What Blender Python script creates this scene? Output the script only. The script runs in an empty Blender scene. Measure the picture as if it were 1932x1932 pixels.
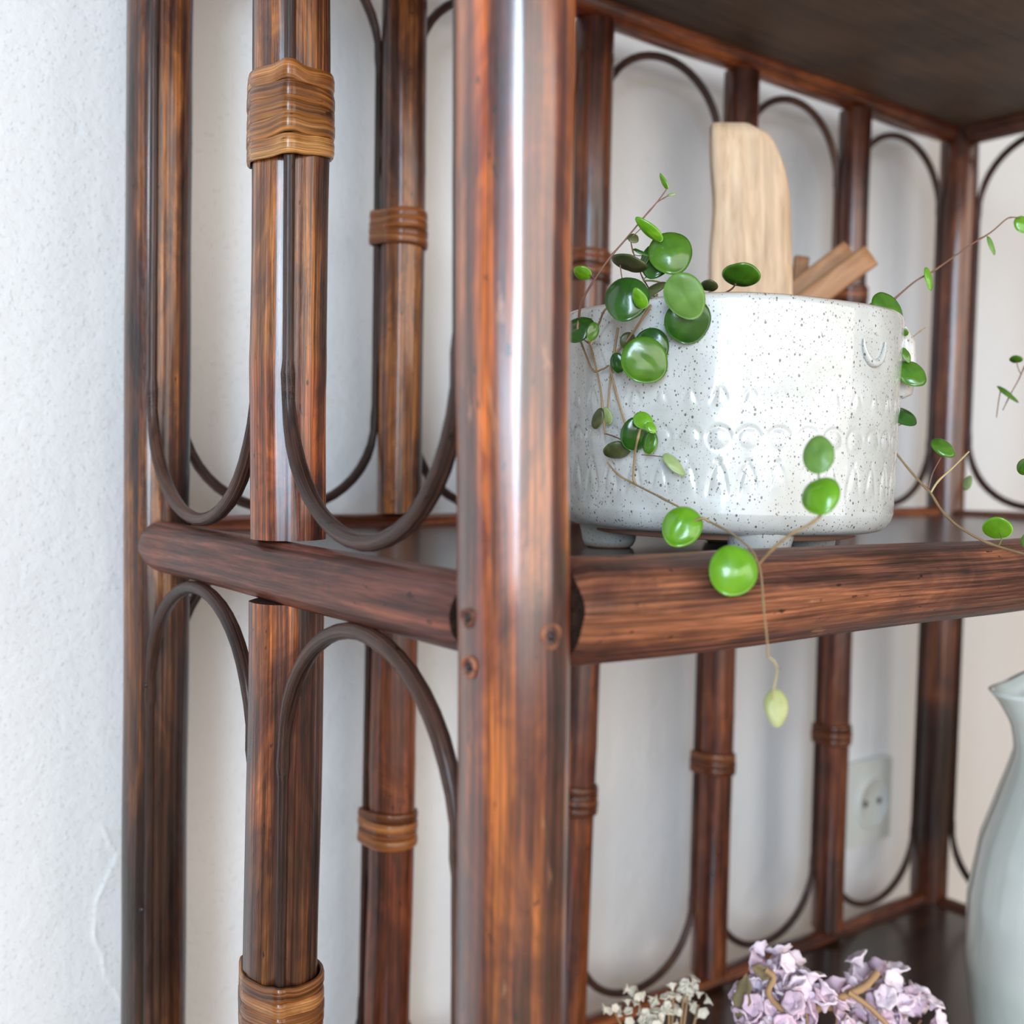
import bpy, math, random
from math import sin, cos, pi, radians, hypot, exp, sqrt
from mathutils import Vector, Matrix, noise

R_ = random.Random(7)
S = bpy.context.scene
COL = S.collection
V3 = Vector

# ------------------------------------------------------------------ camera
F_PX = 2073.0
CAM = V3((-0.17675, -0.23493, 0.0279))
YAW, PITCH, ROLL = radians(36.90), radians(-2.52), radians(1.204)
FW = V3((sin(YAW)*cos(PITCH), cos(YAW)*cos(PITCH), sin(PITCH)))
_r = FW.cross(V3((0, 0, 1))).normalized()
_u = _r.cross(FW)
RT = _r*cos(ROLL) + _u*sin(ROLL)
UP = -_r*sin(ROLL) + _u*cos(ROLL)
cd = bpy.data.cameras.new('camera')
cd.sensor_width = 36.0
cd.lens = F_PX/1932*36
cd.clip_start = 0.01
cd.dof.use_dof = True
cd.dof.focus_distance = 0.405
cd.dof.aperture_fstop = 9.0
cam = bpy.data.objects.new('camera', cd)
COL.objects.link(cam)
m = Matrix((RT, UP, -FW)).transposed().to_4x4()
m.translation = CAM
cam.matrix_world = m
S.camera = cam

# ------------------------------------------------------------------ light
S.view_settings.view_transform = 'Standard'
S.view_settings.look = 'None'
S.view_settings.gamma = 1
S.view_settings.use_curve_mapping = False
S.view_settings.exposure = 0.06
w = bpy.data.worlds.new('room_light')
S.world = w
w.use_nodes = True
w.node_tree.nodes['Background'].inputs[0].default_value = (0.86, 0.80, 0.73, 1)
w.node_tree.nodes['Background'].inputs[1].default_value = 0.30


def area(name, loc, target, sx, sy, power, col):
    l = bpy.data.lights.new(name, 'AREA')
    l.shape = 'RECTANGLE'
    l.size, l.size_y = sx, sy
    l.energy = power
    l.color = col
    o = bpy.data.objects.new(name, l)
    COL.objects.link(o)
    o.location = loc
    o.rotation_euler = (V3(target)-V3(loc)).to_track_quat('-Z', 'Z').to_euler()
    return o


# daylight through the two panes of the window behind the photographer
area('warm_fill', (-1.30, -1.36, 0.16), (0.16, 0.08, 0.16), 0.60, 0.42, 15.0, (0.60, 0.80, 1.0))
area('warm_fill', (-1.30, -1.36, 0.66), (0.16, 0.08, 0.2), 0.60, 0.50, 19.0, (0.60, 0.80, 1.0))
# broad warm fill added in front, no window known there; brightens the shelf interior
area('warm_fill', (0.10, -2.3, 0.30), (0.25, 0.28, 0.0), 4.2, 1.5, 62.0, (1.0, 0.93, 0.86))

# ------------------------------------------------------------------ helpers


def ray(x, y):
    return FW + RT*((x-966)/F_PX) + UP*((966-y)/F_PX)


def at(x, y, d):
    return CAM + ray(x, y)*d


def onY(x, y, Y):
    r = ray(x, y)
    return CAM + r*((Y-CAM.y)/r.y)


def nt(name):
    mt = bpy.data.materials.new(name)
    mt.use_nodes = True
    t = mt.node_tree
    b = t.nodes['Principled BSDF']
    return mt, t, b


def N(t, kind, **kw):
    n = t.nodes.new(kind)
    for k, v in kw.items():
        if k.startswith('i_'):
            key = k[2:]
            n.inputs[int(key) if key.isdigit() else key].default_value = v
        else:
            setattr(n, k, v)
    return n


def ramp(t, src, stops, interp='LINEAR'):
    n = t.nodes.new('ShaderNodeValToRGB')
    n.color_ramp.interpolation = interp
    e = n.color_ramp.elements
    while len(e) < len(stops):
        e.new(0.5)
    for q, (p, c) in zip(e, stops):
        q.position = p
        q.color = (c, c, c, 1) if isinstance(c, (int, float)) else (*c, 1)
    t.links.new(src, n.inputs[0])
    return n.outputs[0]


def mixc(t, fac, a, b, mode='MIX'):
    n = t.nodes.new('ShaderNodeMix')
    n.data_type = 'RGBA'
    n.blend_type = mode
    for sock, v in ((n.inputs[0], fac), (n.inputs[6], a), (n.inputs[7], b)):
        if isinstance(v, (int, float)):
            sock.default_value = v
        elif isinstance(v, tuple):
            sock.default_value = (*v, 1)
        else:
            t.links.new(v, sock)
    return n.outputs[2]


def math_(t, op, a, b=None):
    n = t.nodes.new('ShaderNodeMath')
    n.operation = op
    for s, v in ((n.inputs[0], a), (n.inputs[1], b)):
        if v is None:
            continue
        if isinstance(v, (int, float)):
            s.default_value = v
        else:
            t.links.new(v, s)
    return n.outputs[0]


def noi(t, vec, scale, detail=3, rough=0.55, dist=0.0):
    mp = N(t, 'ShaderNodeMapping')
    mp.inputs['Scale'].default_value = scale if isinstance(scale, tuple) else (scale,)*3
    t.links.new(vec, mp.inputs[0])
    n = N(t, 'ShaderNodeTexNoise', i_Scale=1.0, i_Detail=detail, i_Roughness=rough, i_Distortion=dist)
    t.links.new(mp.outputs[0], n.inputs['Vector'])
    return n.outputs['Fac']


def bump(t, b, h, strength, dist):
    n = N(t, 'ShaderNodeBump', i_Strength=strength, i_Distance=dist)
    t.links.new(h, n.inputs['Height'])
    t.links.new(n.outputs[0], b.inputs['Normal'])


def bamboo(name, dark, mid, orange, tan, gain=1.0, rough=0.34, coat=0.45, fib=900, scr=0.66, cr=.2, bp=.7, cior=1.6, spec=.25):
    mt, t, b = nt(name)
    at_ = N(t, 'ShaderNodeAttribute', attribute_name='rest')
    tn = N(t, 'ShaderNodeAttribute', attribute_name='tone')
    v = at_.outputs['Vector']
    streak = noi(t, v, (190, 190, 3.2), 4, .62, .25)
    band = noi(t, v, (75, 75, 5), 3, .55, .3)
    blot = noi(t, v, (34, 34, 16), 4, .66, .9)
    fibre = noi(t, v, (fib, fib, 16), 3, .6)
    fine = noi(t, v, (fib*2.2, fib*2.2, 60), 2, .6)
    a = math_(t, 'MULTIPLY_ADD', blot, 0.62)
    t.links.new(math_(t, 'MULTIPLY', streak, 0.62), a.node.inputs[2])
    a = math_(t, 'ADD', a, math_(t, 'MULTIPLY', band, .55))
    c = ramp(t, a, [(0.70, dark), (0.86, mid), (0.955, tuple((p+q)/2 for p, q in zip(mid, orange))), (1.0, orange)])
    fr = ramp(t, fibre, [(0.34, 0.30), (0.48, 0.85), (0.66, 1.75)])
    c = mixc(t, 0.85, c, fr, 'MULTIPLY')
    fr2 = ramp(t, fine, [(0.35, 0.55), (0.62, 1.30)])
    c = mixc(t, 0.6, c, fr2, 'MULTIPLY')
    # scraped, bare patches where the lacquer has gone
    sc = noi(t, v, (150, 150, 20), 5, .7, .5)
    scm = ramp(t, sc, [(scr, 0.0), (scr+.05, 0.7)])
    c = mixc(t, scm, c, tan)
    # dark pores
    pr = noi(t, v, (420, 420, 160), 2, .5)
    c = mixc(t, ramp(t, pr, [(0.25, 0.9), (0.31, 0.0)]), c, tuple(q*.4 for q in dark))
    c = mixc(t, 1.0, c, tn.outputs['Color'], 'MULTIPLY')
    t.links.new(c, b.inputs['Base Color'])
    rr = math_(t, 'MULTIPLY_ADD', blot, 0.35)
    rr.node.inputs[2].default_value = rough-.18
    t.links.new(rr, b.inputs['Roughness'])
    b.inputs['Coat Weight'].default_value = coat
    b.inputs['Coat Roughness'].default_value = cr
    b.inputs['Coat IOR'].default_value = cior
    b.inputs['Specular IOR Level'].default_value = spec
    h = math_(t, 'ADD', math_(t, 'MULTIPLY', fibre, 1.0), math_(t, 'MULTIPLY', streak, 1.6))
    h = math_(t, 'ADD', h, math_(t, 'MULTIPLY', fine, 0.5))
    bump(t, b, h, bp, 0.0008)
    return mt


M = {}
M['post'] = bamboo('post_bamboo', (.022, .007, .006), (.105, .024, .013), (.40, .115, .022), (.46, .22, .11), scr=.635, coat=.85, cr=.20, rough=.42, cior=1.95)
M['slat'] = bamboo('slat_bamboo', (.012, .005, .005), (.088, .027, .012), (.35, .125, .030), (.40, .21, .10), scr=.73, coat=.6, cr=.16)
M['red'] = bamboo('red_bamboo', (.018, .005, .004), (.100, .024, .010), (.22, .062, .018), (.34, .16, .08), scr=.82, fib=600, coat=.65, cr=.22, cior=1.7)
M['rail'] = bamboo('rail_bamboo', (.032, .013, .011), (.110, .040, .025), (.25, .090, .042), (.46, .25, .14), rough=.52, coat=.08, scr=.665)
M['sidew'] = bamboo('side_rail_bamboo', (.046, .017, .013), (.115, .040, .026), (.19, .065, .038), (.36, .19, .11), rough=.45, coat=.12, scr=.74, fib=420, bp=.45)
M['hoop'] = bamboo('cane_hoop', (.016, .008, .006), (.046, .021, .015), (.090, .040, .026), (.26, .15, .09), rough=.42, scr=.78, fib=1400, coat=.2)
M['bind'] = bamboo('cane_binding', (.080, .024, .007), (.27, .092, .020), (.56, .26, .080), (.64, .38, .17), rough=.36, coat=.5, fib=1500, scr=.70)
M['cut'] = bamboo('cut_end', (.010, .005, .004), (.020, .010, .006), (.05, .025, .012), (.14, .08, .05), rough=.8, coat=0, fib=1200)  # near-black colour carries the shade of the gap between rail and post


def simple(name, col, rough=.5, coat=0.0, sss=0.0, metal=0.0):
    mt, t, b = nt(name)
    b.inputs['Base Color'].default_value = (*col, 1)
    b.inputs['Roughness'].default_value = rough
    b.inputs['Coat Weight'].default_value = coat
    b.inputs['Metallic'].default_value = metal
    if sss:
        b.inputs['Subsurface Weight'].default_value = sss
        b.inputs['Subsurface Radius'].default_value = (.003, .004, .002)
        b.inputs['Subsurface Scale'].default_value = 0.5
    return mt


def shelf_mat(under=False):
    mt, t, b = nt('shelf_board_underside' if under else 'shelf_board_veneer')
    tc = N(t, 'ShaderNodeTexCoord')
    v = tc.outputs['Object']
    g = noi(t, v, (9, 260, 260), 5, .6, .2)
    g2 = noi(t, v, (4, 40, 40), 4, .6, .8)
    a = math_(t, 'ADD', math_(t, 'MULTIPLY', g, .5), math_(t, 'MULTIPLY', g2, .5))
    c = ramp(t, a, [(.38, (.020, .009, .006)), (.52, (.050, .020, .012)), (.66, (.085, .036, .020))])
    if under:
        n3 = noi(t, v, (9, 14, 14), 3, .6, .5)
        c = ramp(t, math_(t, 'ADD', math_(t, 'MULTIPLY', n3, .6), math_(t, 'MULTIPLY', g, .4)), [(.36, (.055, .030, .018)), (.62, (.150, .090, .056))])
    t.links.new(c, b.inputs['Base Color'])
    b.inputs['Roughness'].default_value = .62 if under else .26
    b.inputs['Coat Weight'].default_value = 0 if under else .25
    b.inputs['Coat Roughness'].default_value = .15
    bump(t, b, g, .25, .0004)
    return mt


M['board'] = shelf_mat()
M['under'] = shelf_mat(True)


def plaster():
    mt, t, b = nt('wall_plaster')
    tc = N(t, 'ShaderNodeTexCoord')
    v = tc.outputs['Object']
    b.inputs['Base Color'].default_value = (.80, .80, .80, 1)
    b.inputs['Roughness'].default_value = .62
    n1 = noi(t, v, 34, 5, .6, .4)
    n2 = noi(t, v, 190, 4, .55, .2)
    n3 = noi(t, v, 420, 3, .5)
    grit = ramp(t, n3, [(.60, 0.0), (.70, 1.0)])
    pit = ramp(t, n2, [(.30, 0.0), (.42, 1.0)])
    h = math_(t, 'ADD', math_(t, 'MULTIPLY', n1, 1.4), math_(t, 'MULTIPLY', n2, .45))
    h = math_(t, 'ADD', h, math_(t, 'MULTIPLY', grit, .24))
    h = math_(t, 'ADD', h, math_(t, 'MULTIPLY', pit, .03))
    bump(t, b, h, .70, .0016)
    return mt


M['wall'] = plaster()


def tocol(me, name, vals, dt='FLOAT_VECTOR'):
    a = me.attributes.new(name, dt, 'POINT')
    flat = []
    if dt == 'FLOAT_COLOR':
        for c in vals:
            flat += [c[0], c[1], c[2], 1]
        a.data.foreach_set('color', flat)
    else:
        for c in vals:
            flat += [c[0], c[1], c[2]]
        a.data.foreach_set('vector', flat)


WL = {}


def link(name, verts, faces, mat, parent=None, smooth=True, rest=None, tone=None, origin=None, mats=None, midx=None):
    c = V3(origin) if origin is not None else sum((V3(v) for v in verts), V3())/len(verts)
    me = bpy.data.meshes.new(name)
    me.from_pydata([tuple(V3(v)-c) for v in verts], [], faces)
    if smooth:
        me.polygons.foreach_set('use_smooth', [True]*len(me.polygons))
    if rest:
        tocol(me, 'rest', rest)
        tocol(me, 'tone', tone if tone else [(1, 1, 1)]*len(verts), 'FLOAT_COLOR')
    for q in ([mat] + (mats or [])):
        me.materials.append(q)
    if midx:
        me.polygons.foreach_set('material_index', midx)
    me.update()
    o = bpy.data.objects.new(name, me)
    COL.objects.link(o)
    WL[o.name] = c
    if parent is not None:
        o.parent = parent
        o.location = c - WL[parent.name]
    else:
        o.location = c
    return o


def empty(name, loc, label, cat, group=None):
    o = bpy.data.objects.new(name, None)
    o.empty_display_size = .02
    COL.objects.link(o)
    o.location = loc
    WL[o.name] = V3(loc)
    tag(o, label, cat, group)
    return o


def tag(o, label=None, cat=None, group=None, kind=None):
    for k, v in (('label', label), ('category', cat), ('group', group), ('kind', kind)):
        if v:
            o[k] = v
    return o


def frames(pts, closed=False, ref=None):
    n = len(pts)
    T = []
    for i in range(n):
        a = pts[(i-1) % n] if (closed or i > 0) else pts[i]
        b = pts[(i+1) % n] if (closed or i < n-1) else pts[i]
        T.append((b-a).normalized())
    r = ref or V3((0, 0, 1))
    if abs(T[0].dot(r)) > .95:
        r = V3((0, 1, 0))
    u = (r - T[0]*r.dot(T[0])).normalized()
    out = []
    for t_ in T:
        u = (u - t_*u.dot(t_)).normalized()
        out.append((t_, u, t_.cross(u)))
    return out


def tube(name, pts, rad, mat, parent=None, seg=24, closed=False, ref=None, rf=None, tone=None, cutmat=None, seed=None, flat=1.0):
    """One swept body along pts; rad is a number, a list or a function of t; rf(t, angle) scales the section."""
    n = len(pts)
    fr = frames(pts, closed, ref)
    so = (seed if seed is not None else R_.random())*7.3
    L = [0.0]
    for i in range(1, n):
        L.append(L[-1]+(pts[i]-pts[i-1]).length)
    tot = L[-1] or 1
    verts, rest, tones, faces = [], [], [], []
    for i, p in enumerate(pts):
        t_ = L[i]/tot
        r = rad(t_) if callable(rad) else (rad[i] if isinstance(rad, (list, tuple)) else rad)
        T, u, v = fr[i]
        for k in range(seg):
            a = 2*pi*k/seg
            s = rf(t_, a) if rf else 1.0
            verts.append(p + (u*cos(a) + v*sin(a)*flat)*(r*s))
            rest.append((r*cos(a)+so, r*sin(a)+so*.7, L[i]+so))
            tones.append(tone(t_, a) if tone else (1, 1, 1))
    m_ = n if closed else n-1
    midx = []
    for i in range(m_):
        j = (i+1) % n
        for k in range(seg):
            l = (k+1) % seg
            faces.append((i*seg+k, i*seg+l, j*seg+l, j*seg+k))
            midx.append(0)
    if not closed:
        for i, rev in ((0, True), (n-1, False)):
            c = len(verts)
            ids = [i*seg+k for k in range(seg)]
            # duplicate rim so the cut end stays crisp
            base = len(verts)
            for q in ids:
                verts.append(V3(verts[q]))
                rest.append((rest[q][0], rest[q][1], rest[q][2]+.3))
                tones.append(tones[q])
            verts.append(V3(pts[i]))
            rest.append((so, so*.7, L[i]+so+.3))
            tones.append((1, 1, 1))
            cc = len(verts)-1
            for k in range(seg):
                l = (k+1) % seg
                faces.append((base+l, base+k, cc) if rev else (base+k, base+l, cc))
                midx.append(1 if cutmat else 0)
    return link(name, verts, faces, mat, parent, rest=rest, tone=tones, mats=[cutmat] if cutmat else None, midx=midx)


def interp(keys, t):
    if t <= keys[0][0]:
        return keys[0][1]
    for (a, x), (b, y) in zip(keys, keys[1:]):
        if t <= b:
            f = (t-a)/(b-a)
            if isinstance(x, tuple):
                return tuple(p+(q-p)*f for p, q in zip(x, y))
            return x+(y-x)*f
    return keys[-1][1]


# ------------------------------------------------------------------ room
D = 0.2782        # depth of the shelf unit
SP = 0.1307       # spacing of the back uprights
GAP = 0.050       # back uprights to wall
FLZ = -0.74
TOPS = (0.317, 0.0, -0.322)
WY = D+GAP


def box(name, x0, x1, y0, y1, z0, z1, mat, parent=None, bev=0.0, origin=None):
    import bmesh
    bm = bmesh.new()
    bmesh.ops.create_cube(bm, size=1)
    for v in bm.verts:
        v.co = V3(((x0+x1)/2+v.co.x*(x1-x0), (y0+y1)/2+v.co.y*(y1-y0), (z0+z1)/2+v.co.z*(z1-z0)))
    if bev:
        bmesh.ops.bevel(bm, geom=bm.edges[:], offset=bev, segments=2, affect='EDGES')
    bm.verts.index_update()
    vs = [v.co.copy() for v in bm.verts]
    fs = [[v.index for v in f.verts] for f in bm.faces]
    bm.free()
    return link(name, vs, fs, mat, parent, smooth=False, origin=origin)


def build_wall():
    """The plastered wall with real unevenness and a wandering ridge at lower left."""
    keys = [onY(*k, WY) for k in ((190, 1560), (222, 1610), (182, 1700), (178, 1760), (200, 1840), (232, 1900), (262, 1960))]
    kx0, kx1 = min(k.x for k in keys)-.010, max(k.x for k in keys)+.008
    xs, zs = [], []
    x = -1.3
    while x < 2.6:
        xs.append(x)
        x += .0006 if kx0 < x < kx1 else (.02 if -.3 < x < 1.4 else .1)
        if xs[-1] < kx0 < x:
            x = kx0+1e-6
    z = FLZ
    kz0, kz1 = min(k.z for k in keys)-.01, max(k.z for k in keys)+.02
    while z < 1.7:
        zs.append(z)
        z += .0014 if kz0 < z < kz1 else (.02 if -.5 < z < .7 else .1)
        if zs[-1] < kz0 < z:
            z = kz0+1e-6
    ck = sorted((k.z, k.x) for k in keys)
    verts = []
    for z in zs:
        cx = interp(ck, z) + .0016*noise.noise(V3((0, 0, z*90)))
        act = 1.0 if ck[0][0]-.03 < z < ck[-1][0] else 0.0
        for x in xs:
            d = x-cx
            y = WY + .0012*noise.noise(V3((x*9, 0, z*9)))
            if act and abs(d) < .02:
                y -= .0007*exp(-(d/.0009)**2)*(0.6+.9*noise.noise(V3((x*90, 3, z*90))))
                y -= .0007*(1/(1+exp(-d/.0008)))*exp(-abs(d)/.006)
            verts.append(V3((x, y, z)))
    nx = len(xs)
    faces = [(j*nx+i, j*nx+i+1, (j+1)*nx+i+1, (j+1)*nx+i) for j in range(len(zs)-1) for i in range(nx-1)]
    o = link('wall_back', verts, faces, M['wall'], origin=(0, WY, 0))
    tag(o, 'white roughly plastered wall behind the bamboo shelf', kind='structure')


build_wall()


def floor_mat():
    mt, t, b = nt('floor_oak')
    tc = N(t, 'ShaderNodeTexCoord')
    g = noi(t, tc.outputs['Object'], (3, 60, 60), 4, .6, .4)
    t.links.new(ramp(t, g, [(.35, (.30, .19, .11)), (.65, (.46, .32, .20))]), b.inputs['Base Color'])
    b.inputs['Roughness'].default_value = .45
    return mt


fl = box('floor', -1.3, 2.6, -1.8, WY, FLZ-.02, FLZ, floor_mat())
tag(fl, 'pale wooden floor under the shelf', kind='structure')

# ------------------------------------------------------------------ shelf unit
unit = empty('bamboo_shelf', (5*SP/2, D/2, FLZ),
             'dark brown bamboo open shelf unit with cane hoops standing against the white wall', 'shelf')


class Pole:
    def __init__(self, a, b, R):
        self.a, self.b, self.R = V3(a), V3(b), R

    def c(self, z):
        f = (z-self.a.z)/(self.b.z-self.a.z)
        return self.a + (self.b-self.a)*f


def pole(name, P, z0, z1, mat, rk=None, tone=None, wob=.0006, seg=40, nodes=(), ridge=.02, jag=0.0):
    """An upright of natural cane: slightly bent, ridged along its length, swollen at its nodes."""
    n = max(6, int((z1-z0)/.006))
    sd = R_.random()*50
    pts = []
    for i in range(n+1):
        z = z0+(z1-z0)*i/n
        c = P.c(z)
        c.x += wob*noise.noise(V3((sd, 0, z*9)))*1.5
        c.y += wob*noise.noise(V3((sd+9, 0, z*9)))*1.5
        pts.append(c)
    ph = [R_.random()*6.3 for _ in range(4)]

    def rf(t, a):
        z = z0+(z1-z0)*t
        s = interp(rk, z) if rk else 1.0
        s *= 1+ridge*(.5*sin(3*a+ph[0]+z*2)+.35*sin(7*a+ph[1])+.3*sin(11*a+ph[2]+z*4))
        s *= 1+.022*noise.noise(V3((cos(a)*1.2+sd, sin(a)*1.2, z*16)))
        for zn, amp, wd in nodes:
            s *= 1+amp*exp(-((z-zn)/wd)**2)
        return s
    return tube(name, pts, P.R, mat, unit, seg=seg, ref=V3((0, -1, 0)), rf=rf, tone=tone, cutmat=M['cut'])


def P2(xa, ya, xb, yb, Y, R):
    return Pole(onY(xa, ya, Y), onY(xb, yb, Y), R)


def tz(keys):
    """Colour of a stretch of cane by image-independent height; keys: (z, colour)."""
    return keys


# corner posts
FL = P2(974, 0, 964, 1932, 0.0, .0151)
RL = P2(303, 0, 289, 1932, D, .0148)
RR = P2(1818, 100, 1753, 1650, D, .0150)
FR = Pole((5*SP, 0, -.5), (5*SP, 0, .5), .0151)


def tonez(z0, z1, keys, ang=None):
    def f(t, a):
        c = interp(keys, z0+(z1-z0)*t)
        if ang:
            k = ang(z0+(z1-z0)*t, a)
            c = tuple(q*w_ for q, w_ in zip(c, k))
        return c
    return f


ZP0, ZP1 = FLZ, .38


def zat(x, y, Y):
    return onY(x, y, Y).z


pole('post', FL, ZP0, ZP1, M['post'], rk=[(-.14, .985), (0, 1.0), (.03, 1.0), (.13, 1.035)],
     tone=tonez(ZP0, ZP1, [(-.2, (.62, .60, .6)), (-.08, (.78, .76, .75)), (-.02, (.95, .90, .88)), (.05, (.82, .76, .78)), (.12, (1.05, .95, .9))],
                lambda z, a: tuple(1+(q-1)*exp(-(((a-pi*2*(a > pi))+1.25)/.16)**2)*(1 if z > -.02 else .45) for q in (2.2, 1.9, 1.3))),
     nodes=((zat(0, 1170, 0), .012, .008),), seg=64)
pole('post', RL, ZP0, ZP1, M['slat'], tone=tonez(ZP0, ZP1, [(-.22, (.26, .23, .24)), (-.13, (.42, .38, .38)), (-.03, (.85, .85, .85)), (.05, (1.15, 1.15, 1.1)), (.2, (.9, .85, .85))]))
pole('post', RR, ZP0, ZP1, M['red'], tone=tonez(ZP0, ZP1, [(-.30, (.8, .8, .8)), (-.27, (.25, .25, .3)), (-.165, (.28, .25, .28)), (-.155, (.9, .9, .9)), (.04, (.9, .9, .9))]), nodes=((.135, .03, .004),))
pole('post', FR, ZP0, ZP1, M['post'])

SIDE_R = .0113


def hoop(A, B, out, z0, z1, arch=.048, r=.0029, seg=12, jb=True, sink=.55):
    """A cane hoop nailed between two neighbouring uprights; `out` is the outward direction of the panel."""
    pts, rad = [], []
    out = V3(out)
    d = (B.c(0)-A.c(0))
    d.z = 0
    d.normalize()
    k, q = .885, .465

    def P(w_, z, sh=0.0):
        a = A.c(z) + d*(k*(A.R+r*sink)) + out*(q*(A.R+r*sink))
        b = B.c(z) - d*(k*(B.R+r*sink)) + out*(q*(B.R+r*sink))
        return a*(1-w_)/2 + b*(1+w_)/2
    ns, na = 34, 22
    za, zb = z0+arch, z1-arch
    arch_b = arch
    seq = []
    for i in range(ns):
        seq.append((-1, za+(zb-za)*i/ns, 0))
    for i in range(na):
        ph = pi*i/na
        seq.append((-cos(ph), zb+arch*sin(ph)**.92, sin(ph)))
    for i in range(ns):
        seq.append((1, zb+(za-zb)*i/ns, 0))
    for i in range(na):
        ph = pi*i/na
        seq.append((cos(ph), za-arch_b*sin(ph)**.92, sin(ph)))
    sd = R_.random()*30
    for i, (w_, z, s) in enumerate(seq):
        p = P(w_, z)
        p = p + d*(.0007*noise.noise(V3((sd, i*.12, 0))))*s
        pts.append(p)
        kn = 0
        dz = min(abs(z-za), abs(z-zb)) if abs(w_) > .9 else 1
        kn = .22*exp(-(dz/.0018)**2)
        jt = .22*exp(-((abs(w_)-.08)/.035)**2) if s > .9 else 0
        rad.append(r*((.68+.37*min(1, s*2.2)) + kn + jt) * (1+.05*noise.noise(V3((sd, i*.3, 5)))))
    return tube('cane_hoop', pts, rad, M['hoop'], unit, seg=seg, closed=True, ref=out, flat=.92)


def hull(pts):
    pts = sorted(pts)

    def half(ps):
        o = []
        for p in ps:
            while len(o) > 1 and (o[-1][0]-o[-2][0])*(p[1]-o[-2][1])-(o[-1][1]-o[-2][1])*(p[0]-o[-2][0]) <= 0:
                o.pop()
            o.append(p)
        return o[:-1]
    return half(pts)+half(pts[::-1])


def binding(up, P, zc, turns, wd, strands, tilt=.0, thick=.0011, loose=0.0, r=.0023, mat='bind', tone=(1, 1, 1)):
    """Flat cane strips wound round an upright and the hoop strands beside it; each turn is one strip."""
    c0 = P.c(zc)
    pts = [(P.R*1.02*cos(a*pi/30), P.R*1.02*sin(a*pi/30)) for a in range(60)]
    for s in strands:
        s = V3(s)
        cx, cy = s.x, s.y
        pts += [(cx+r*cos(a*pi/8), cy+r*sin(a*pi/8)) for a in range(16)]
    H = hull(pts)
    per = []
    for i in range(len(H)):
        a, b = H[i], H[(i+1) % len(H)]
        L = hypot(b[0]-a[0], b[1]-a[1])
        n = max(1, int(L/.0012))
        for k in range(n):
            per.append((a[0]+(b[0]-a[0])*k/n, a[1]+(b[1]-a[1])*k/n))
    for ti in range(turns):
        zz = zc + (turns-1)/2*wd*1.0 - ti*wd
        sd = R_.random()*40
        tj, tk = R_.uniform(-.22, .22)*wd, R_.uniform(-.22, .22)*wd
        gj = R_.uniform(.3, 1.0)
        pk = wd*(.35 if ti == 0 else .12)
        path = []
        for (x, y) in per:
            rr = hypot(x, y)
            g = 1+(thick*(.3+.6*gj))/rr
            z = zz + (tilt+tj)*x/P.R + tk*y/P.R + wd*.16*noise.noise(V3((x*70+sd, y*70, ti)))
            if strands:
                s0 = strands[0]
                z += pk*exp(-((x-s0.x)**2+(y-s0.y)**2)/(.0035**2))
            c = P.c(z)
            path.append(V3((c.x+x*g, c.y+y*g, z)))
        n = len(path)
        verts, rest, faces = [], [], []
        K = 10
        for i in range(n):
            a, b = path[i-1], path[(i+1) % n]
            T = (b-a).normalized()
            nrm = T.cross(V3((0, 0, 1))).normalized()
            for k in range(K):
                an = 2*pi*k/K
                cz = cos(an)
                cn = sin(an)
                cz = math.copysign(abs(cz)**.8, cz)
                jit = 1+.12*noise.noise(V3((i*.2+sd, k, 0)))
                verts.append(path[i] + nrm*(cn*thick*.75) + V3((0, 0, 1))*(cz*wd*.63*jit))
                # fibres run round the pole: length coordinate is along the path
                rest.append((cz*wd*.5+sd, cn*thick+sd, i*.0012+sd))
        for i in range(n):
            j = (i+1) % n
            for k in range(K):
                l = (k+1) % K
                faces.append((i*K+k, i*K+l, j*K+l, j*K+k))
        link('binding_strip', verts, faces, M[mat], up, rest=rest, tone=[tone]*len(verts))


def strand_off(A, B, out, Z, r=.0029, sink=.55, side=1):
    d = (B.c(0)-A.c(0))
    d.z = 0
    d.normalize()
    return (d*side*.885*(A.R+r*sink) + V3(out)*.465*(A.R+r*sink))


# --- uprights of the left side, the back and the right side, tier by tier
OUT_L, OUT_B, OUT_R = V3((-1, 0, 0)), V3((0, 1, 0)), V3((1, 0, 0))
z_u0, z_u1 = 0.0, .295
z_l0, z_l1 = -.322, -.020

ML_u = P2(551, 0, 545, 1020, D/2, .0136)
ML_l = P2(541, 1140, 531, 1932, D/2, .0136)
MR = Pole((5*SP, D/2, -.5), (5*SP, D/2, .5), .0130)
B_u = [P2(764, 0, 752, 960, D, .0120), P2(1121, 50, 1110, 520, D, .0124),
       P2(1398, 150, 1374, 800, D, .0118), P2(1611, 300, 1590, 900, D, .0118)]
B_l = [P2(745, 1200, 731, 1900, D, .0128), P2(1095, 1270, 1072, 1850, D, .0122),
       P2(1354, 1260, 1337, 1830, D, .0123), P2(1577, 1220, 1561, 1730, D, .0120)]
zmid = zat(545, 1022, D/2)
zmid2 = zat(541, 1140, D/2)
print('mid upright ends', zmid, zmid2, 'posts', FL.c(0), RL.c(0), RR.c(0))

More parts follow.
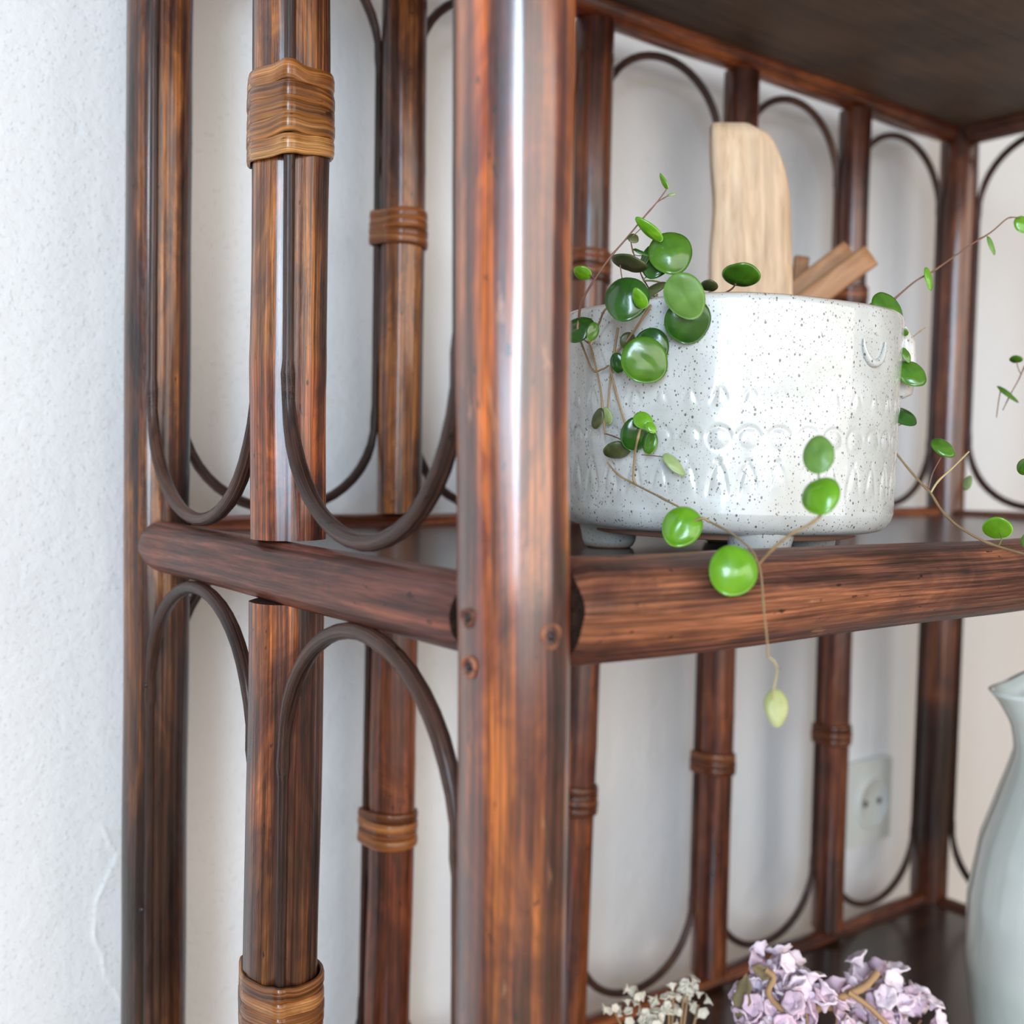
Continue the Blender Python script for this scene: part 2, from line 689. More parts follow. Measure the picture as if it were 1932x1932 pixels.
o = pole('upright', ML_u, -.0015, z_u1, M['slat'], ridge=.035, seg=64,
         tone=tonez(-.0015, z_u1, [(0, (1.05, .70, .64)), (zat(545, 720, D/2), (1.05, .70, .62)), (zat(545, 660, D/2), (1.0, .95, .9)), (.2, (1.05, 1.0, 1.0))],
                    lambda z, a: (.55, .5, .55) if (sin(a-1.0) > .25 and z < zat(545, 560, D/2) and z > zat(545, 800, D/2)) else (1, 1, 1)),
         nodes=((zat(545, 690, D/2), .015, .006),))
zb = zat(549, 226, D/2)
binding(o, ML_u, zb, 5, .0058, [strand_off(ML_u, FL, OUT_L, zb), strand_off(ML_u, RL, OUT_L, zb)], tilt=.0012, thick=.0013)
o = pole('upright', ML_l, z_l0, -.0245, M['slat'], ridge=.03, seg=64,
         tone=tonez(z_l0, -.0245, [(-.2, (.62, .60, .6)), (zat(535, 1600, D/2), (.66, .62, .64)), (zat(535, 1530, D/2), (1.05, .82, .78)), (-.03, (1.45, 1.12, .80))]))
zb = zat(531, 1890, D/2)
binding(o, ML_l, zb, 5, .0050, [strand_off(ML_l, FL, OUT_L, zb), strand_off(ML_l, RL, OUT_L, zb)], tilt=-.001, thick=.0013, tone=(.8, .75, .8))

wrap_u = [zat(752, 434, D), zat(1116, 507, D), zat(1390, 520, D), zat(1600, 560, D)]
wrap_l = [zat(735, 1558, D), zat(1085, 1505, D), zat(1350, 1437, D), zat(1573, 1383, D)]
for i in range(4):
    for (P, z0, z1, zw, md) in ((B_u[i], 0.0, .294, wrap_u[i], 'slat' if i == 0 else 'red'), (B_l[i], -.322, -.014, wrap_l[i], 'red')):
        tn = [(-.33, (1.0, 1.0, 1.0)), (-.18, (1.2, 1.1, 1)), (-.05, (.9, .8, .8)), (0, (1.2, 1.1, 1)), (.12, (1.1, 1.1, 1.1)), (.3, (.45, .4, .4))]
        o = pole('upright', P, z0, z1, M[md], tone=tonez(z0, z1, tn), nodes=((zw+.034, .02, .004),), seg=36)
        L_ = (RL if i == 0 else (B_u if P is B_u[i] else B_l)[i-1])
        Rr = (RR if i == 3 else (B_u if P is B_u[i] else B_l)[i+1])
        st = [strand_off(P, L_, OUT_B, zw), strand_off(P, Rr, OUT_B, zw)]
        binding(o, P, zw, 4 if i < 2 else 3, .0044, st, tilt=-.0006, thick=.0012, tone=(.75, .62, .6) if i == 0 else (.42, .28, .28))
for z0, z1, tt in ((0, .294, ''), (-.322, -.0245, '')):
    pole('upright', MR, z0, z1, M['red'], seg=24)

# hoops
RLs = RL
for (A, B, out, lo, hi) in (
        (RL, ML_u, OUT_L, .0, .296), (ML_u, FL, OUT_L, .0, .296),
        (RL, ML_l, OUT_L, -.322, -.0245), (ML_l, FL, OUT_L, -.322, -.0245),
        (RR, MR, OUT_R, 0, .296), (MR, FR, OUT_R, 0, .296),
        (RR, MR, OUT_R, -.322, -.0245), (MR, FR, OUT_R, -.322, -.0245)):
    hoop(A, B, out, lo+.002, hi-.002, arch=.056)
row_u = [RL]+B_u+[RR]
row_l = [RL]+B_l+[RR]
for i in range(5):
    hoop(row_u[i], row_u[i+1], OUT_B, .002, .2905, arch=.050, r=.0027)
    hoop(row_l[i], row_l[i+1], OUT_B, -.320, -.018, arch=.050, r=.0027)

# nails that pin the hoops to the near upright
nail_mat = simple('nail_head', (.05, .04, .04), .35, metal=.7)


def nail(p, d, r=.0011):
    vs, fs = [], []
    d = V3(d).normalized()
    u = d.orthogonal().normalized()
    v = d.cross(u)
    for j, (rr, h) in enumerate(((1, 0), (1, .35), (.75, .6), (.0, .7))):
        for k in range(10):
            vs.append(V3(p)+(u*cos(k*pi/5)+v*sin(k*pi/5))*rr*r + d*h*r)
    for j in range(3):
        for k in range(10):
            fs.append((j*10+k, j*10+(k+1) % 10, (j+1)*10+(k+1) % 10, (j+1)*10+k))
    link('nail', vs, fs, nail_mat, unit)


def nail_at(x, y, P, extra=.002):
    c = onY(x, y, P.c(0).y)
    c = P.c(c.z)
    d = (CAM-c)
    d.z = 0
    d.normalize()
    side = V3((d.y, -d.x, 0))*-1
    rr = ray(x, y)
    k = ((c-CAM).dot(d))/rr.dot(d)
    off = (CAM+rr*k-c).dot(V3((-d.y, d.x, 0)))
    Rr = P.R+extra
    off = max(-Rr*.95, min(Rr*.95, off))
    n_ = d*sqrt(max(0, 1-(off/Rr)**2)) + V3((-d.y, d.x, 0))*(off/Rr)
    nail(c+n_*Rr, n_)


nail_at(546, 812, ML_u, .0034)
nail_at(555, 272, ML_u, .0030)
nail_at(543, 1352, ML_l, .0034)
nail_at(288, 812, RL, .0034)
nail_at(276, 1280, RL, .0034)
nail_at(268, 1692, RL, .0034)


def knot(x, y, P, w_, h_):
    c = P.c(onY(x, y, P.c(0).y).z)
    d = (CAM-c)
    d.z = 0
    d.normalize()
    e = V3((-d.y, d.x, 0))
    if e.dot(RT) < 0:
        e = -e
    rr = ray(x, y)
    off = (CAM+rr*((c-CAM).dot(d)/rr.dot(d))-c).dot(e)
    pts = []
    for i in range(20):
        a = 2*pi*i/20
        o_ = max(-P.R*.97, min(P.R*.97, off+w_*cos(a)))
        n_ = d*sqrt(1-(o_/P.R)**2)+e*(o_/P.R)
        pts.append(c+n_*(P.R*1.012)+V3((0, 0, h_*sin(a))))
    tube('knot', pts, lambda t: .0005*(1+.5*sin(t*17)), M['rail'], unit, seg=8, closed=True, tone=lambda t, a: (1.9, 2.0, 2.1))
    n_ = d*sqrt(max(.02, 1-(off/P.R)**2))+e*(off/P.R)
    nail(c+n_*P.R*1.0, n_, .0012)


knot(1036, 1180, FL, .0022, .0030)
knot(888, 1256, FL, .0016, .0026)
knot(886, 1164, FL, .0014, .0022)


# rails
def rail(a, b, R, mat, seg=48, rk=None, tone=None, flat=1.0, endround=True, rough=.012, zf=None):
    a, b = V3(a), V3(b)
    L = (b-a).length
    n = int(L/.006)
    sd = R_.random()*50
    pts = [a+(b-a)*i/n + V3((0, 0, .0010*noise.noise(V3((sd, i*.07, 0))))) for i in range(n+1)]

    def rf(t, an):
        s = 1+.03*noise.noise(V3((cos(an)+sd, sin(an), t*L*14)))+rough*sin(5*an+sd)+rough*.6*sin(9*an+sd*2+t*3)
        if rk:
            s *= interp(rk, t)
        e = min(t, 1-t)*L
        if endround and e < .003:
            s *= .93+.07*sqrt(max(0, 1-(1-e/.003)**2))
        return s
    return tube('rail', pts, R, mat, unit, seg=seg, ref=V3((0, 0, 1)), rf=rf, tone=tone, cutmat=M['cut'], flat=flat)


X5 = 5*SP
for zt in TOPS:
    zc = zt-.0130
    # left side rail
    tr = (lambda t, a: interp([(0, (.95, .9, .9)), (.5, (1.0, .95, .95)), (1, (1.0, .85, .85))], t)) if zt == 0 else None
    rail((-.0045, D-.0185, zc+.0005), (-.001, .0125, zc-.0010), SIDE_R, M['sidew'], seg=64, tone=tr)
    rail((X5, D-.013, zc), (X5, .013, zc), SIDE_R, M['rail'], seg=24)
    rail((.0140, 0, zc), (X5-.0165, 0, zc), .0150, M['rail'], seg=72, rk=[(0, 1.0), (.12, 1.02), (.25, .97), (1, .97)], rough=.02)
    rb, zr = (.0105, zt-.0123) if zt > .2 else (.0085, zt-.0085)
    rail((.0135, D, zr), (X5-.0135, D, zr), rb, M['red'], seg=32, endround=False, tone=lambda t, a: (1.35, 1.3, 1.25))
    sb = box('shelf_board', .004, X5-.004, .006, D-.006, zt-.0125, zt-.0065, M['board'], unit, bev=.0008, origin=(0, 0, zt))
    sb.data.materials.append(M['under'])
    for pg in sb.data.polygons:
        if pg.normal.z < -.9:
            pg.material_index = 1

# ------------------------------------------------------------------ pot
DP = .46
PC = at(1366, 876, DP)
PC.z = 0
PR = .0690
Z_BOT, Z_TOP, Z_BD = .0035, .0895, -.0065


def glaze():
    mt, t, b = nt('speckled_glaze')
    tc = N(t, 'ShaderNodeTexCoord')
    v = tc.outputs['Object']
    col = mixc(t, ramp(t, noi(t, v, 60, 3), [(.35, 0.0), (.7, 1.0)]), (.52, .53, .50), (.64, .65, .63))

    def specks(scale, lo, hi, src, amt, c):
        mp = N(t, 'ShaderNodeMapping')
        mp.inputs['Scale'].default_value = (1, 1, .8)
        t.links.new(v, mp.inputs[0])
        vo = N(t, 'ShaderNodeTexVoronoi', i_Scale=scale, i_Randomness=1.0)
        t.links.new(mp.outputs[0], vo.inputs['Vector'])
        sep = N(t, 'ShaderNodeSeparateColor')
        t.links.new(vo.outputs['Color'], sep.inputs[0])
        # only some cells carry a speck, each of its own size
        size = math_(t, 'MULTIPLY', math_(t, 'MAXIMUM', math_(t, 'SUBTRACT', sep.outputs[0], lo), 0.0), hi)
        k = math_(t, 'SUBTRACT', size, vo.outputs['Distance'])
        mk = ramp(t, math_(t, 'MULTIPLY', k, 9.0), [(0, 0.0), (.6, amt)])
        return mixc(t, mk, src, c)
    col = specks(620, .30, .46, col, .85, (.070, .064, .058))
    col = specks(1000, .30, .50, col, .75, (.10, .092, .085))
    col = specks(1500, .45, .60, col, .6, (.14, .13, .12))
    col = specks(260, .90, 1.6, col, .7, (.15, .11, .08))
    # bare clay shows where the glaze runs thin on the lip and under the base
    at_ = N(t, 'ShaderNodeAttribute', attribute_name='clay')
    col = mixc(t, at_.outputs['Fac'], col, (.46, .29, .19))
    t.links.new(col, b.inputs['Base Color'])
    b.inputs['Roughness'].default_value = .30
    b.inputs['Coat Weight'].default_value = .7
    b.inputs['Coat Roughness'].default_value = .07
    bump(t, b, noi(t, v, 240, 2), .12, .0008)
    return mt


M['glaze'] = glaze()
M['clay'] = simple('bare_clay', (.36, .19, .13), .75)
NREP = 40


def relief(th, z):
    """Pressed ornament: a row of small peaks, a row of rings, a row of pointed arches."""
    cell = 2*pi*PR/NREP
    j = math.floor(th*NREP/(2*pi))
    rr_ = random.Random(int(j)*7+3)
    q = rr_.uniform(.55, 1.15)
    x = ((th*NREP/(2*pi)) % 1.0 - .5)*cell + rr_.uniform(-.0003, .0003)
    h = 0.0
    dz = z-.0535
    if -.005 < dz < .005:
        # two slanting crescents leaning together
        line = abs(abs(x) - (.0030-(dz+.003)*.40))
        h -= .00055*q*exp(-(line/.0007)**2)*exp(-((dz-.0005)/.0022)**2)
        h += .0003*exp(-(x/.0018)**2-((dz+.001)/.0025)**2)
    dz = z-.0385
    if -.007 < dz < .007:
        rr = hypot(x, dz)
        h -= .00050*q*exp(-((rr-.0040)/.0007)**2)*(1 if dz > 0 else .35+.3*dz/.007)
        h += .00030*exp(-(rr/.0024)**2)
    dz = z-.0235
    if -.008 < dz < .008:
        prof = .0034*sqrt(max(0, min(1, (.0055-dz)/.010)))
        h -= .00048*q*exp(-((abs(x)-prof)/.0007)**2)*max(0, min(1, (dz+.007)/.006))
        h += .00025*exp(-(x/.002)**2-(dz/.0035)**2)
    return h


def pot():
    P0 = V3((PC.x, PC.y, Z_BD))
    root = empty('ceramic_pot', P0, 'white speckled ceramic plant pot with pressed ornament and small feet on the middle shelf', 'plant pot')
    prof = []     # r, z, relief?, clay
    prof += [(.004, Z_BOT+.0004, 0, 0), (PR*.55, Z_BOT, 0, 0), (PR-.0095, Z_BOT-.0002, 0, 0), (PR-.0060, Z_BOT+.0006, 0, 0), (PR-.0032, Z_BOT+.0024, 0, 0), (PR-.0018, Z_BOT+.0050, 0, 0)]
    n = 110
    for i in range(n+1):
        z = Z_BOT+.0075+(Z_TOP-.003-Z_BOT-.0075)*i/n
        f = (z-Z_BOT)/(Z_TOP-Z_BOT)
        prof.append((PR-.0012+.0020*f, z, 1, 0))
    top = PR+.0008
    prof += [(top-.0002, Z_TOP-.0015, 0, 0.05), (top-.0009, Z_TOP-.0004, 0, .6), (top-.0020, Z_TOP, 0, .9), (top-.0034, Z_TOP-.0006, 0, .5), (top-.0042, Z_TOP-.003, 0, 0.1),
             (top-.0046, Z_TOP-.02, 0, 0), (top-.005, .012, 0, 0), (.004, .010, 0, 0)]
    SEG = 640
    verts, faces, clay = [], [], []
    for (r, z, rl, cl) in prof:
        for k in range(SEG):
            th = 2*pi*k/SEG
            rr = r + (relief(th, z) if rl else 0)
            rr *= 1+.004*sin(2*th+1)+.002*sin(3*th+z*30)
            verts.append(V3((PC.x+rr*cos(th), PC.y+rr*sin(th), z+(.0006*sin(2*th)+.0004*sin(5*th+1) if z > .08 else 0))))
            clay.append(cl*(.7+.6*noise.noise(V3((cos(th)*3, sin(th)*3, 2))))*(1.0))
    for j in range(len(prof)-1):
        for k in range(SEG):
            l = (k+1) % SEG
            faces.append((j*SEG+k, j*SEG+l, (j+1)*SEG+l, (j+1)*SEG+k))
    b = link('body', verts, faces, M['glaze'], root, origin=P0)
    a = b.data.attributes.new('clay', 'FLOAT', 'POINT')
    a.data.foreach_set('value', clay)

    def ring(name, cx, cy, prof, mat, seg=48, sq=(1, 1)):
        vs, fs = [], []
        for (r, z) in prof:
            for k in range(seg):
                th = 2*pi*k/seg
                vs.append(V3((cx+r*sq[0]*cos(th), cy+r*sq[1]*sin(th), z)))
        for j in range(len(prof)-1):
            for k in range(seg):
                l = (k+1) % seg
                fs.append((j*seg+k, j*seg+l, (j+1)*seg+l, (j+1)*seg+k))
        return link(name, vs, fs, mat, root, origin=None)
    # bare base ring
    ring('base_ring', PC.x, PC.y, [(.001, Z_BOT-.0026), (PR-.017, Z_BOT-.0026), (PR-.0155, Z_BOT-.0022), (PR-.0152, Z_BOT+.001)], M['clay'], 96)
    fx, fy = V3((sin(YAW), cos(YAW), 0)), V3((cos(YAW), -sin(YAW), 0))
    for (la, de) in ((-.0470, .004), (.0045, -.0500), (.0345, -.004), (.012, .050)):
        c = PC+fy*la+fx*de
        ft = ring('foot', c.x, c.y, [(.0005, Z_BD), (.0088, Z_BD), (.0102, Z_BD+.0010), (.0112, Z_BD+.0030), (.0118, Z_BD+.0065), (.0130, Z_BOT+.0006)], M['glaze'], 40)
        a = ft.data.attributes.new('clay', 'FLOAT', 'POINT')
        a.data.foreach_set('value', [1.0 if v.index < 80 else (.55 if v.index < 120 else 0) for v in ft.data.vertices])
    # applied nose and closed eye on the right-hand side
    ca_ = math.atan2(CAM.y-PC.y, CAM.x-PC.x)
    az = ca_+radians(85)

    def onpot(th, z, h=0.0):
        r = PR-.0012+.0020*(z-Z_BOT)/(Z_TOP-Z_BOT)+h
        return V3((PC.x+r*cos(th), PC.y+r*sin(th), z))
    pts = [onpot(az, zz, hh) for zz, hh in ((.0590, -.0008), (.0600, .0008), (.065, .0012), (.072, .0010), (.079, .0008), (.0850, -.0016))]
    rd = [.0024, .0036, .0040, .0040, .0037, .0026]
    n_ = tube('nose', pts, rd, M['glaze'], root, seg=20)
    a = n_.data.attributes.new('clay', 'FLOAT', 'POINT')
    a.data.foreach_set('value', [.18]*len(n_.data.vertices))
    az2 = ca_+radians(50)
    for s0 in (0,):
        pts = []
        for i in range(15):
            ph = pi+pi*i/14
            pts.append(onpot(az2-cos(ph)*.100, .0760+.0085*sin(ph), .0003))
        e = tube('eye_crescent', pts, [.0004+.0011*sin(pi*i/14) for i in range(15)], M['glaze'], root, seg=10)
        a = e.data.attributes.new('clay', 'FLOAT', 'POINT')
        a.data.foreach_set('value', [0.0]*len(e.data.vertices))
    soil = simple('potting_soil', (.035, .022, .015), .95)
    vs = [V3((PC.x, PC.y, .078))]
    fs = []
    for j in range(1, 9):
        for k in range(40):
            r = (PR-.0055)*j/8
            th = 2*pi*k/40
            vs.append(V3((PC.x+r*cos(th), PC.y+r*sin(th), .0775+.0016*noise.noise(V3((r*300*cos(th), r*300*sin(th), 1))))))
    for k in range(40):
        fs.append((0, 1+k, 1+(k+1) % 40))
    for j in range(7):
        for k in range(40):
            l = (k+1) % 40
            fs.append((1+j*40+k, 1+(j+1)*40+k, 1+(j+1)*40+l, 1+j*40+l))
    link('soil', vs, fs, soil, root)


pot()


def pot_depth(x, y):
    """Depth along the view axis where the ray through (x, y) meets the pot's side."""
    r = ray(x, y)
    a = r.x**2+r.y**2
    dx, dy = CAM.x-PC.x, CAM.y-PC.y
    b = 2*(r.x*dx+r.y*dy)
    c = dx*dx+dy*dy-(PR+.0006)**2
    q = b*b-4*a*c
    return (-b-sqrt(q))/(2*a) if q > 0 else DP


# ------------------------------------------------------------------ plant
def leafmat(name, c1, c2, rough=.28, coat=.45):
    mt, t, b = nt(name)
    tc = N(t, 'ShaderNodeTexCoord')
    v = tc.outputs['Object']
    n = noi(t, v, 130, 3, .5, .4)
    n2 = noi(t, v, 900, 2)
    c = mixc(t, ramp(t, n, [(.35, 0.0), (.68, 1.0)]), c1, c2)
    t.links.new(c, b.inputs['Base Color'])
    b.inputs['Roughness'].default_value = rough
    b.inputs['Coat Weight'].default_value = coat
    b.inputs['Coat Roughness'].default_value = .12
    b.inputs['Subsurface Weight'].default_value = .25
    b.inputs['Subsurface Radius'].default_value = (.4, .8, .1)
    b.inputs['Subsurface Scale'].default_value = .0015
    bump(t, b, n2, .10, .0003)
    return mt


LM = {
    'd': leafmat('leaf_dark', (.012, .055, .008), (.030, .115, .010)),
    'm': leafmat('leaf_green', (.045, .135, .010), (.080, .21, .012)),
    'b': leafmat('leaf_bright', (.105, .29, .008), (.155, .38, .014)),
    'f': leafmat('leaf_matt', (.110, .23, .040), (.15, .30, .055), .45, .15),
    'o': leafmat('leaf_olive', (.040, .060, .016), (.10, .105, .032), .45, .15),
    'p': leafmat('leaf_pale', (.24, .34, .12), (.34, .42, .18), .45, .15),
    'y': leafmat('leaf_yellow', (.33, .36, .12), (.42, .43, .19), .5, .1),
}
stem_m = {}
for k, c in (('r', (.20, .095, .060)), ('t', (.34, .22, .11)), ('g', (.20, .22, .07)), ('y', (.48, .38, .17))):
    mt, t, b = nt('stem_'+{'r': 'reddish', 't': 'tan', 'g': 'green', 'y': 'straw'}[k])
    tc = N(t, 'ShaderNodeTexCoord')
    t.links.new(mixc(t, noi(t, tc.outputs['Object'], 260, 3), tuple(q*.7 for q in c), tuple(min(1, q*1.3) for q in c)), b.inputs['Base Color'])
    b.inputs['Roughness'].default_value = .5
    stem_m[k] = mt

plant = empty('trailing_plant', (PC.x, PC.y, .078),
              'trailing creeper with small round green leaves spilling over the speckled pot', 'plant')


def leaf(x, y, d, lx, ly, ang, tp=0.0, ty=0.0, mat='m', cup=.22, point=.12, label=None, base=1):
    """A round thick leaf. Centre, real half-width/half-length from apparent size, direction of its tip and its lean."""
    c = at(x, y, d)
    n0 = (CAM-c).normalized()
    a = radians(ang)
    up = (UP*cos(a) + RT*sin(a))
    up = (up-n0*up.dot(n0)).normalized()
    rt = up.cross(n0)
    tp, ty = radians(tp), radians(ty)
    # lean about the cross axis then about the long axis
    Lv = up*cos(tp) + n0*sin(tp)
    Nv = n0*cos(tp) - up*sin(tp)
    Wv = rt*cos(ty) + Nv*sin(ty)
    Nn = Nv*cos(ty) - rt*sin(ty)
    L = ly*d/F_PX/max(.18, abs(cos(tp)))
    W = lx*d/F_PX/max(.18, abs(cos(ty)))
    RG, SG = 9, 32
    sd = R_.random()*20
    th = .00045 if L > .004 else .00025
    top, bot = [], []
    for j in range(RG+1):
        rho = j/RG
        for k in range(SG):
            an = 2*pi*k/SG
            px, py = sin(an), cos(an)
            # obovate outline with a slight tip and a notch-free base
            rr = 1 + point*max(0, py)**6 - .03*max(0, -py)**4 + .025*noise.noise(V3((px+sd, py, 0)))
            X, Y = px*rr*rho, py*rr*rho
            h = -cup*(rho**2)*min(W, L) + .05*L*noise.noise(V3((X*1.6+sd, Y*1.6, 4)))
            h -= .022*W*exp(-(X/.16)**2)*(1-.3*Y)          # midrib crease
            p = c + Wv*(X*W) + Lv*(Y*L) + Nn*(h+cup*.5*min(W, L))
            e = th*sqrt(max(0, 1-rho**6))
            top.append(p+Nn*e)
            bot.append(p-Nn*e)
    vs = top+bot
    n = (RG+1)*SG
    fs = []
    for j in range(RG):
        for k in range(SG):
            l = (k+1) % SG
            fs.append((j*SG+k, j*SG+l, (j+1)*SG+l, (j+1)*SG+k))
            fs.append((n+j*SG+l, n+j*SG+k, n+(j+1)*SG+k, n+(j+1)*SG+l))
    for k in range(SG):
        l = (k+1) % SG
        fs.append((RG*SG+k, RG*SG+l, n+RG*SG+l, n+RG*SG+k))
    o = link('leaf', vs, fs, LM[mat], plant, origin=c)
    if label:
        o['label'] = label
    return o


def smooth_path(P, sub=5):
    out = []
    n = len(P)
    for i in range(n-1):
        p0, p1, p2, p3 = P[max(0, i-1)], P[i], P[i+1], P[min(n-1, i+2)]
        for s in range(sub):
            t = s/sub
            out.append(.5*((2*p1)+(p2-p0)*t+(2*p0-5*p1+4*p2-p3)*t*t+(3*p1-p0-3*p2+p3)*t**3))
    out.append(P[-1])
    return out


def stem(pts, w0=2.4, w1=None, mat='t', name='stem', nodes=True):
    """pts: (x, y, depth); widths in millimetre-tenths of radius."""
    w1 = w1 or w0
    P = smooth_path([at(*p) for p in pts])
    n = len(P)
    sd = R_.random()*9
    rad = [(w0+(w1-w0)*i/(n-1))*1e-4*(1+.18*noise.noise(V3((i*.5, sd, 0)))+(.35*exp(-((i % 11)-5)**2/.8) if nodes else 0)) for i in range(n)]
    return tube(name, P, rad, stem_m[mat], plant, seg=8)


def dd(x, y, off=.004):
    return pot_depth(x, y)-off


# left-hand cluster above and over the rim
# name: x, y, depth, half-w, half-h (px), tip direction (deg cw from up), lean, twist, colour
leaf(1239, 488, .398, 30, 34, 200, 20, -20, 'd')
leaf(1265, 473, .392, 41, 39, 160, 22, 14, 'm', cup=.30)
leaf(1228, 437, .388, 12, 29, -48, 10, 35, 'b', point=.35)
leaf(1187, 499, .398, 36, 14, 10, 66, 8, 'o', cup=.15)
leaf(1182, 560, .386, 42, 40, 190, 18, -12, 'd', cup=.30)
leaf(1208, 566, .380, 13, 19, -25, 18, 20, 'b', point=.3)
leaf(1298, 604, dd(1298, 604, .006), 45, 41, 165, -12, 8, 'd', cup=.18)
leaf(1291, 557, dd(1291, 557, .014), 37, 45, 150, -8, -8, 'f', cup=.10)
leaf(1232, 546, .400, 9, 24, 62, 20, 60, 'o', cup=.3)
leaf(1338, 541, .425, 17, 10, 10, 62, 0, 'o')
leaf(1398, 523, .418, 36, 22, 17, 52, -8, 'm', cup=.22)
leaf(1100, 516, .392, 13, 17, -62, 10, 30, 'b')
leaf(1089, 621, .398, 22, 30, 62, 5, 35, 'd')
leaf(1119, 625, .394, 12, 18, 200, 10, 25, 'm')
leaf(1185, 643, dd(1185, 643, .003), 15, 17, 200, 0, 20, 'o')
leaf(1228, 652, dd(1228, 652, .005), 33, 34, 150, 5, -10, 'd')
leaf(1165, 684, dd(1165, 684, .007), 14, 19, 170, -5, -10, 'd')
leaf(1216, 679, dd(1216, 687, .011), 43, 45, 128, -10, 6, 'm', cup=.14, point=.08)
leaf(1127, 791, dd(1135, 790, .004), 11, 20, 20, 10, 30, 'o')
leaf(1145, 786, dd(1145, 786, .003), 10, 16, -10, 10, 30, 'p')
leaf(1198, 822, dd(1198, 822, .006), 27, 31, 0, 14, -10, 'd', cup=.25)
leaf(1226, 836, dd(1226, 836, .004), 14, 22, 10, 0, 25, 'm')
leaf(1212, 792, dd(1212, 792, .010), 16, 19, 120, 20, 10, 'b')
leaf(1228, 806, dd(1228, 806, .012), 9, 12, 140, 10, 20, 'b')
leaf(1164, 853, dd(1164, 853, .006), 26, 16, 8, 45, -10, 'o', cup=.35)
leaf(1270, 873, dd(1270, 873, .004), 11, 25, 136, 5, 40, 'p', point=.3)
leaf(1253, 345, .392, 5, 14, -25, 5, 55, 'b', point=.4)
leaf(1266, 367, .392, 2.2, 7, 80, 5, 50, 'p', point=.4)
leaf(1195, 449, .390, 9, 10, 130, 10, 40, 'o')
leaf(1207, 475, .390, 3, 14, 115, 5, 60, 'd', point=.4)
# the shoot that hangs out over the front rail
leaf(1287, 990, .358, 37, 39, 210, 14, -14, 'b', cup=.32)
leaf(1386, 1075, .3160, 46, 48, 200, 10, 12, 'b', cup=.34, point=.04)
leaf(1544, 859, .316, 29, 35, 0, -20, 10, 'f', cup=.16)
leaf(1546, 931, .312, 37, 33, 165, 32, -14, 'b', cup=.36)
leaf(1465, 1332, .300, 22, 33, 178, 4, 12, 'y', cup=.16, point=.20, label='yellowing withered leaf at the end of the shoot')
# right of the pot
leaf(1675, 583, .428, 23, 38, 148, 6, 36, 'm', cup=.20)
leaf(1707, 628, .432, 7, 7, 0, 30, 10, 'm')
leaf(1710, 669, .430, 7, 15, 158, 10, 45, 'm')
leaf(1718, 703, .430, 21, 30, 128, 12, 30, 'm', cup=.2)
leaf(1702, 783, .434, 15, 27, 125, 20, 52, 'd', cup=.2)
leaf(1779, 843, .43, 14, 24, 130, 14, 42, 'm', cup=.25)
leaf(1882, 998, .40, 27, 20, 5, 44, 0, 'b', cup=.05)
leaf(1928, 422, .47, 13, 16, 160, 10, 25, 'b')
leaf(1752, 523, .455, 6, 20, 168, 5, 60, 'b', point=.3)
leaf(1870, 460, .465, 4.5, 16, 160, 5, 62, 'f', point=.4)
leaf(1917, 679, .50, 12, 7, 5, 50, 0, 'm')
leaf(1899, 741, .50, 4, 22, 128, 5, 65, 'm', point=.3)
leaf(1931, 882, .40, 13, 15, 20, 20, 20, 'm')
leaf(1824, 912, .50, 8, 14, 25, 10, 45, 'p')
leaf(1936, 1020, .39, 10, 14, 20, 20, 20, 'f')

# stems
stem([(1092, 600, .400), (1098, 568, .397), (1122, 527, .394), (1150, 487, .392), (1180, 452, .391), (1214, 411, .391), (1240, 381, .391), (1257, 358, .392)], 5.0, 2.2, 'r')
stem([(1240, 381, .391), (1252, 374, .392), (1263, 368, .392)], 2.4, 1.6, 'r')
stem([(1180, 452, .391), (1192, 447, .390), (1210, 430, .389)], 2.0, 1.8, 'r', nodes=False)
stem([(1092, 600, .400), (1090, 625, .398), (1100, 655, dd(1100, 655)), (1118, 698, dd(1118, 698)), (1135, 697, dd(1135, 697)), (1148, 690, dd(1148, 690))], 4, 3.5, 't')
stem([(1122, 527, .394), (1116, 520, .392), (1108, 517, .392)], 2.2, 2, 'r', nodes=False)
stem([(1236, 562, .420), (1214, 527, .404), (1205, 505, .400), (1196, 480, .396), (1190, 455, .392)], 3.0, 1.8, 'r')
stem([(1214, 527, .400), (1232, 512, .398), (1248, 500, .396)], 2.6, 2.2, 'g', nodes=False)
stem([(1175, 535, .398), (1172, 515, .398), (1170, 500, .398)], 2.4, 2.0, 'r', nodes=False)
stem([(1202, 508, .399), (1216, 500, .398), (1228, 482, .397)], 3.0, 2.5, 'g', nodes=False)
stem([(1190, 455, .392), (1196, 480, .392), (1218, 482, .392)], 1.6, 1.4, 'r', nodes=False)
stem([(1272, 552, .425), (1250, 535, .41), (1232, 530, .405), (1214, 530, .402)], 3.4, 3.0, 'g')
stem([(1240, 560, .44), (1200, 556, .420), (1146, 580, dd(1146, 600, .008)), (1130, 610, dd(1130, 610)), (1112, 640, dd(1112, 640)), (1114, 652, dd(1114, 652)), (1126, 700, dd(1126, 700)), (1134, 740, dd(1134, 740)), (1138, 785, dd(1138, 785)), (1142, 818, dd(1142, 818))], 4.4, 3.6, 't')
stem([(1092, 632, .398), (1106, 644, dd(1106, 644)), (1114, 650, dd(1114, 650))], 3, 3, 't', nodes=False)
stem([(1119, 642, .394), (1114, 650, .394)], 2.5, 2.5, 't', nodes=False)
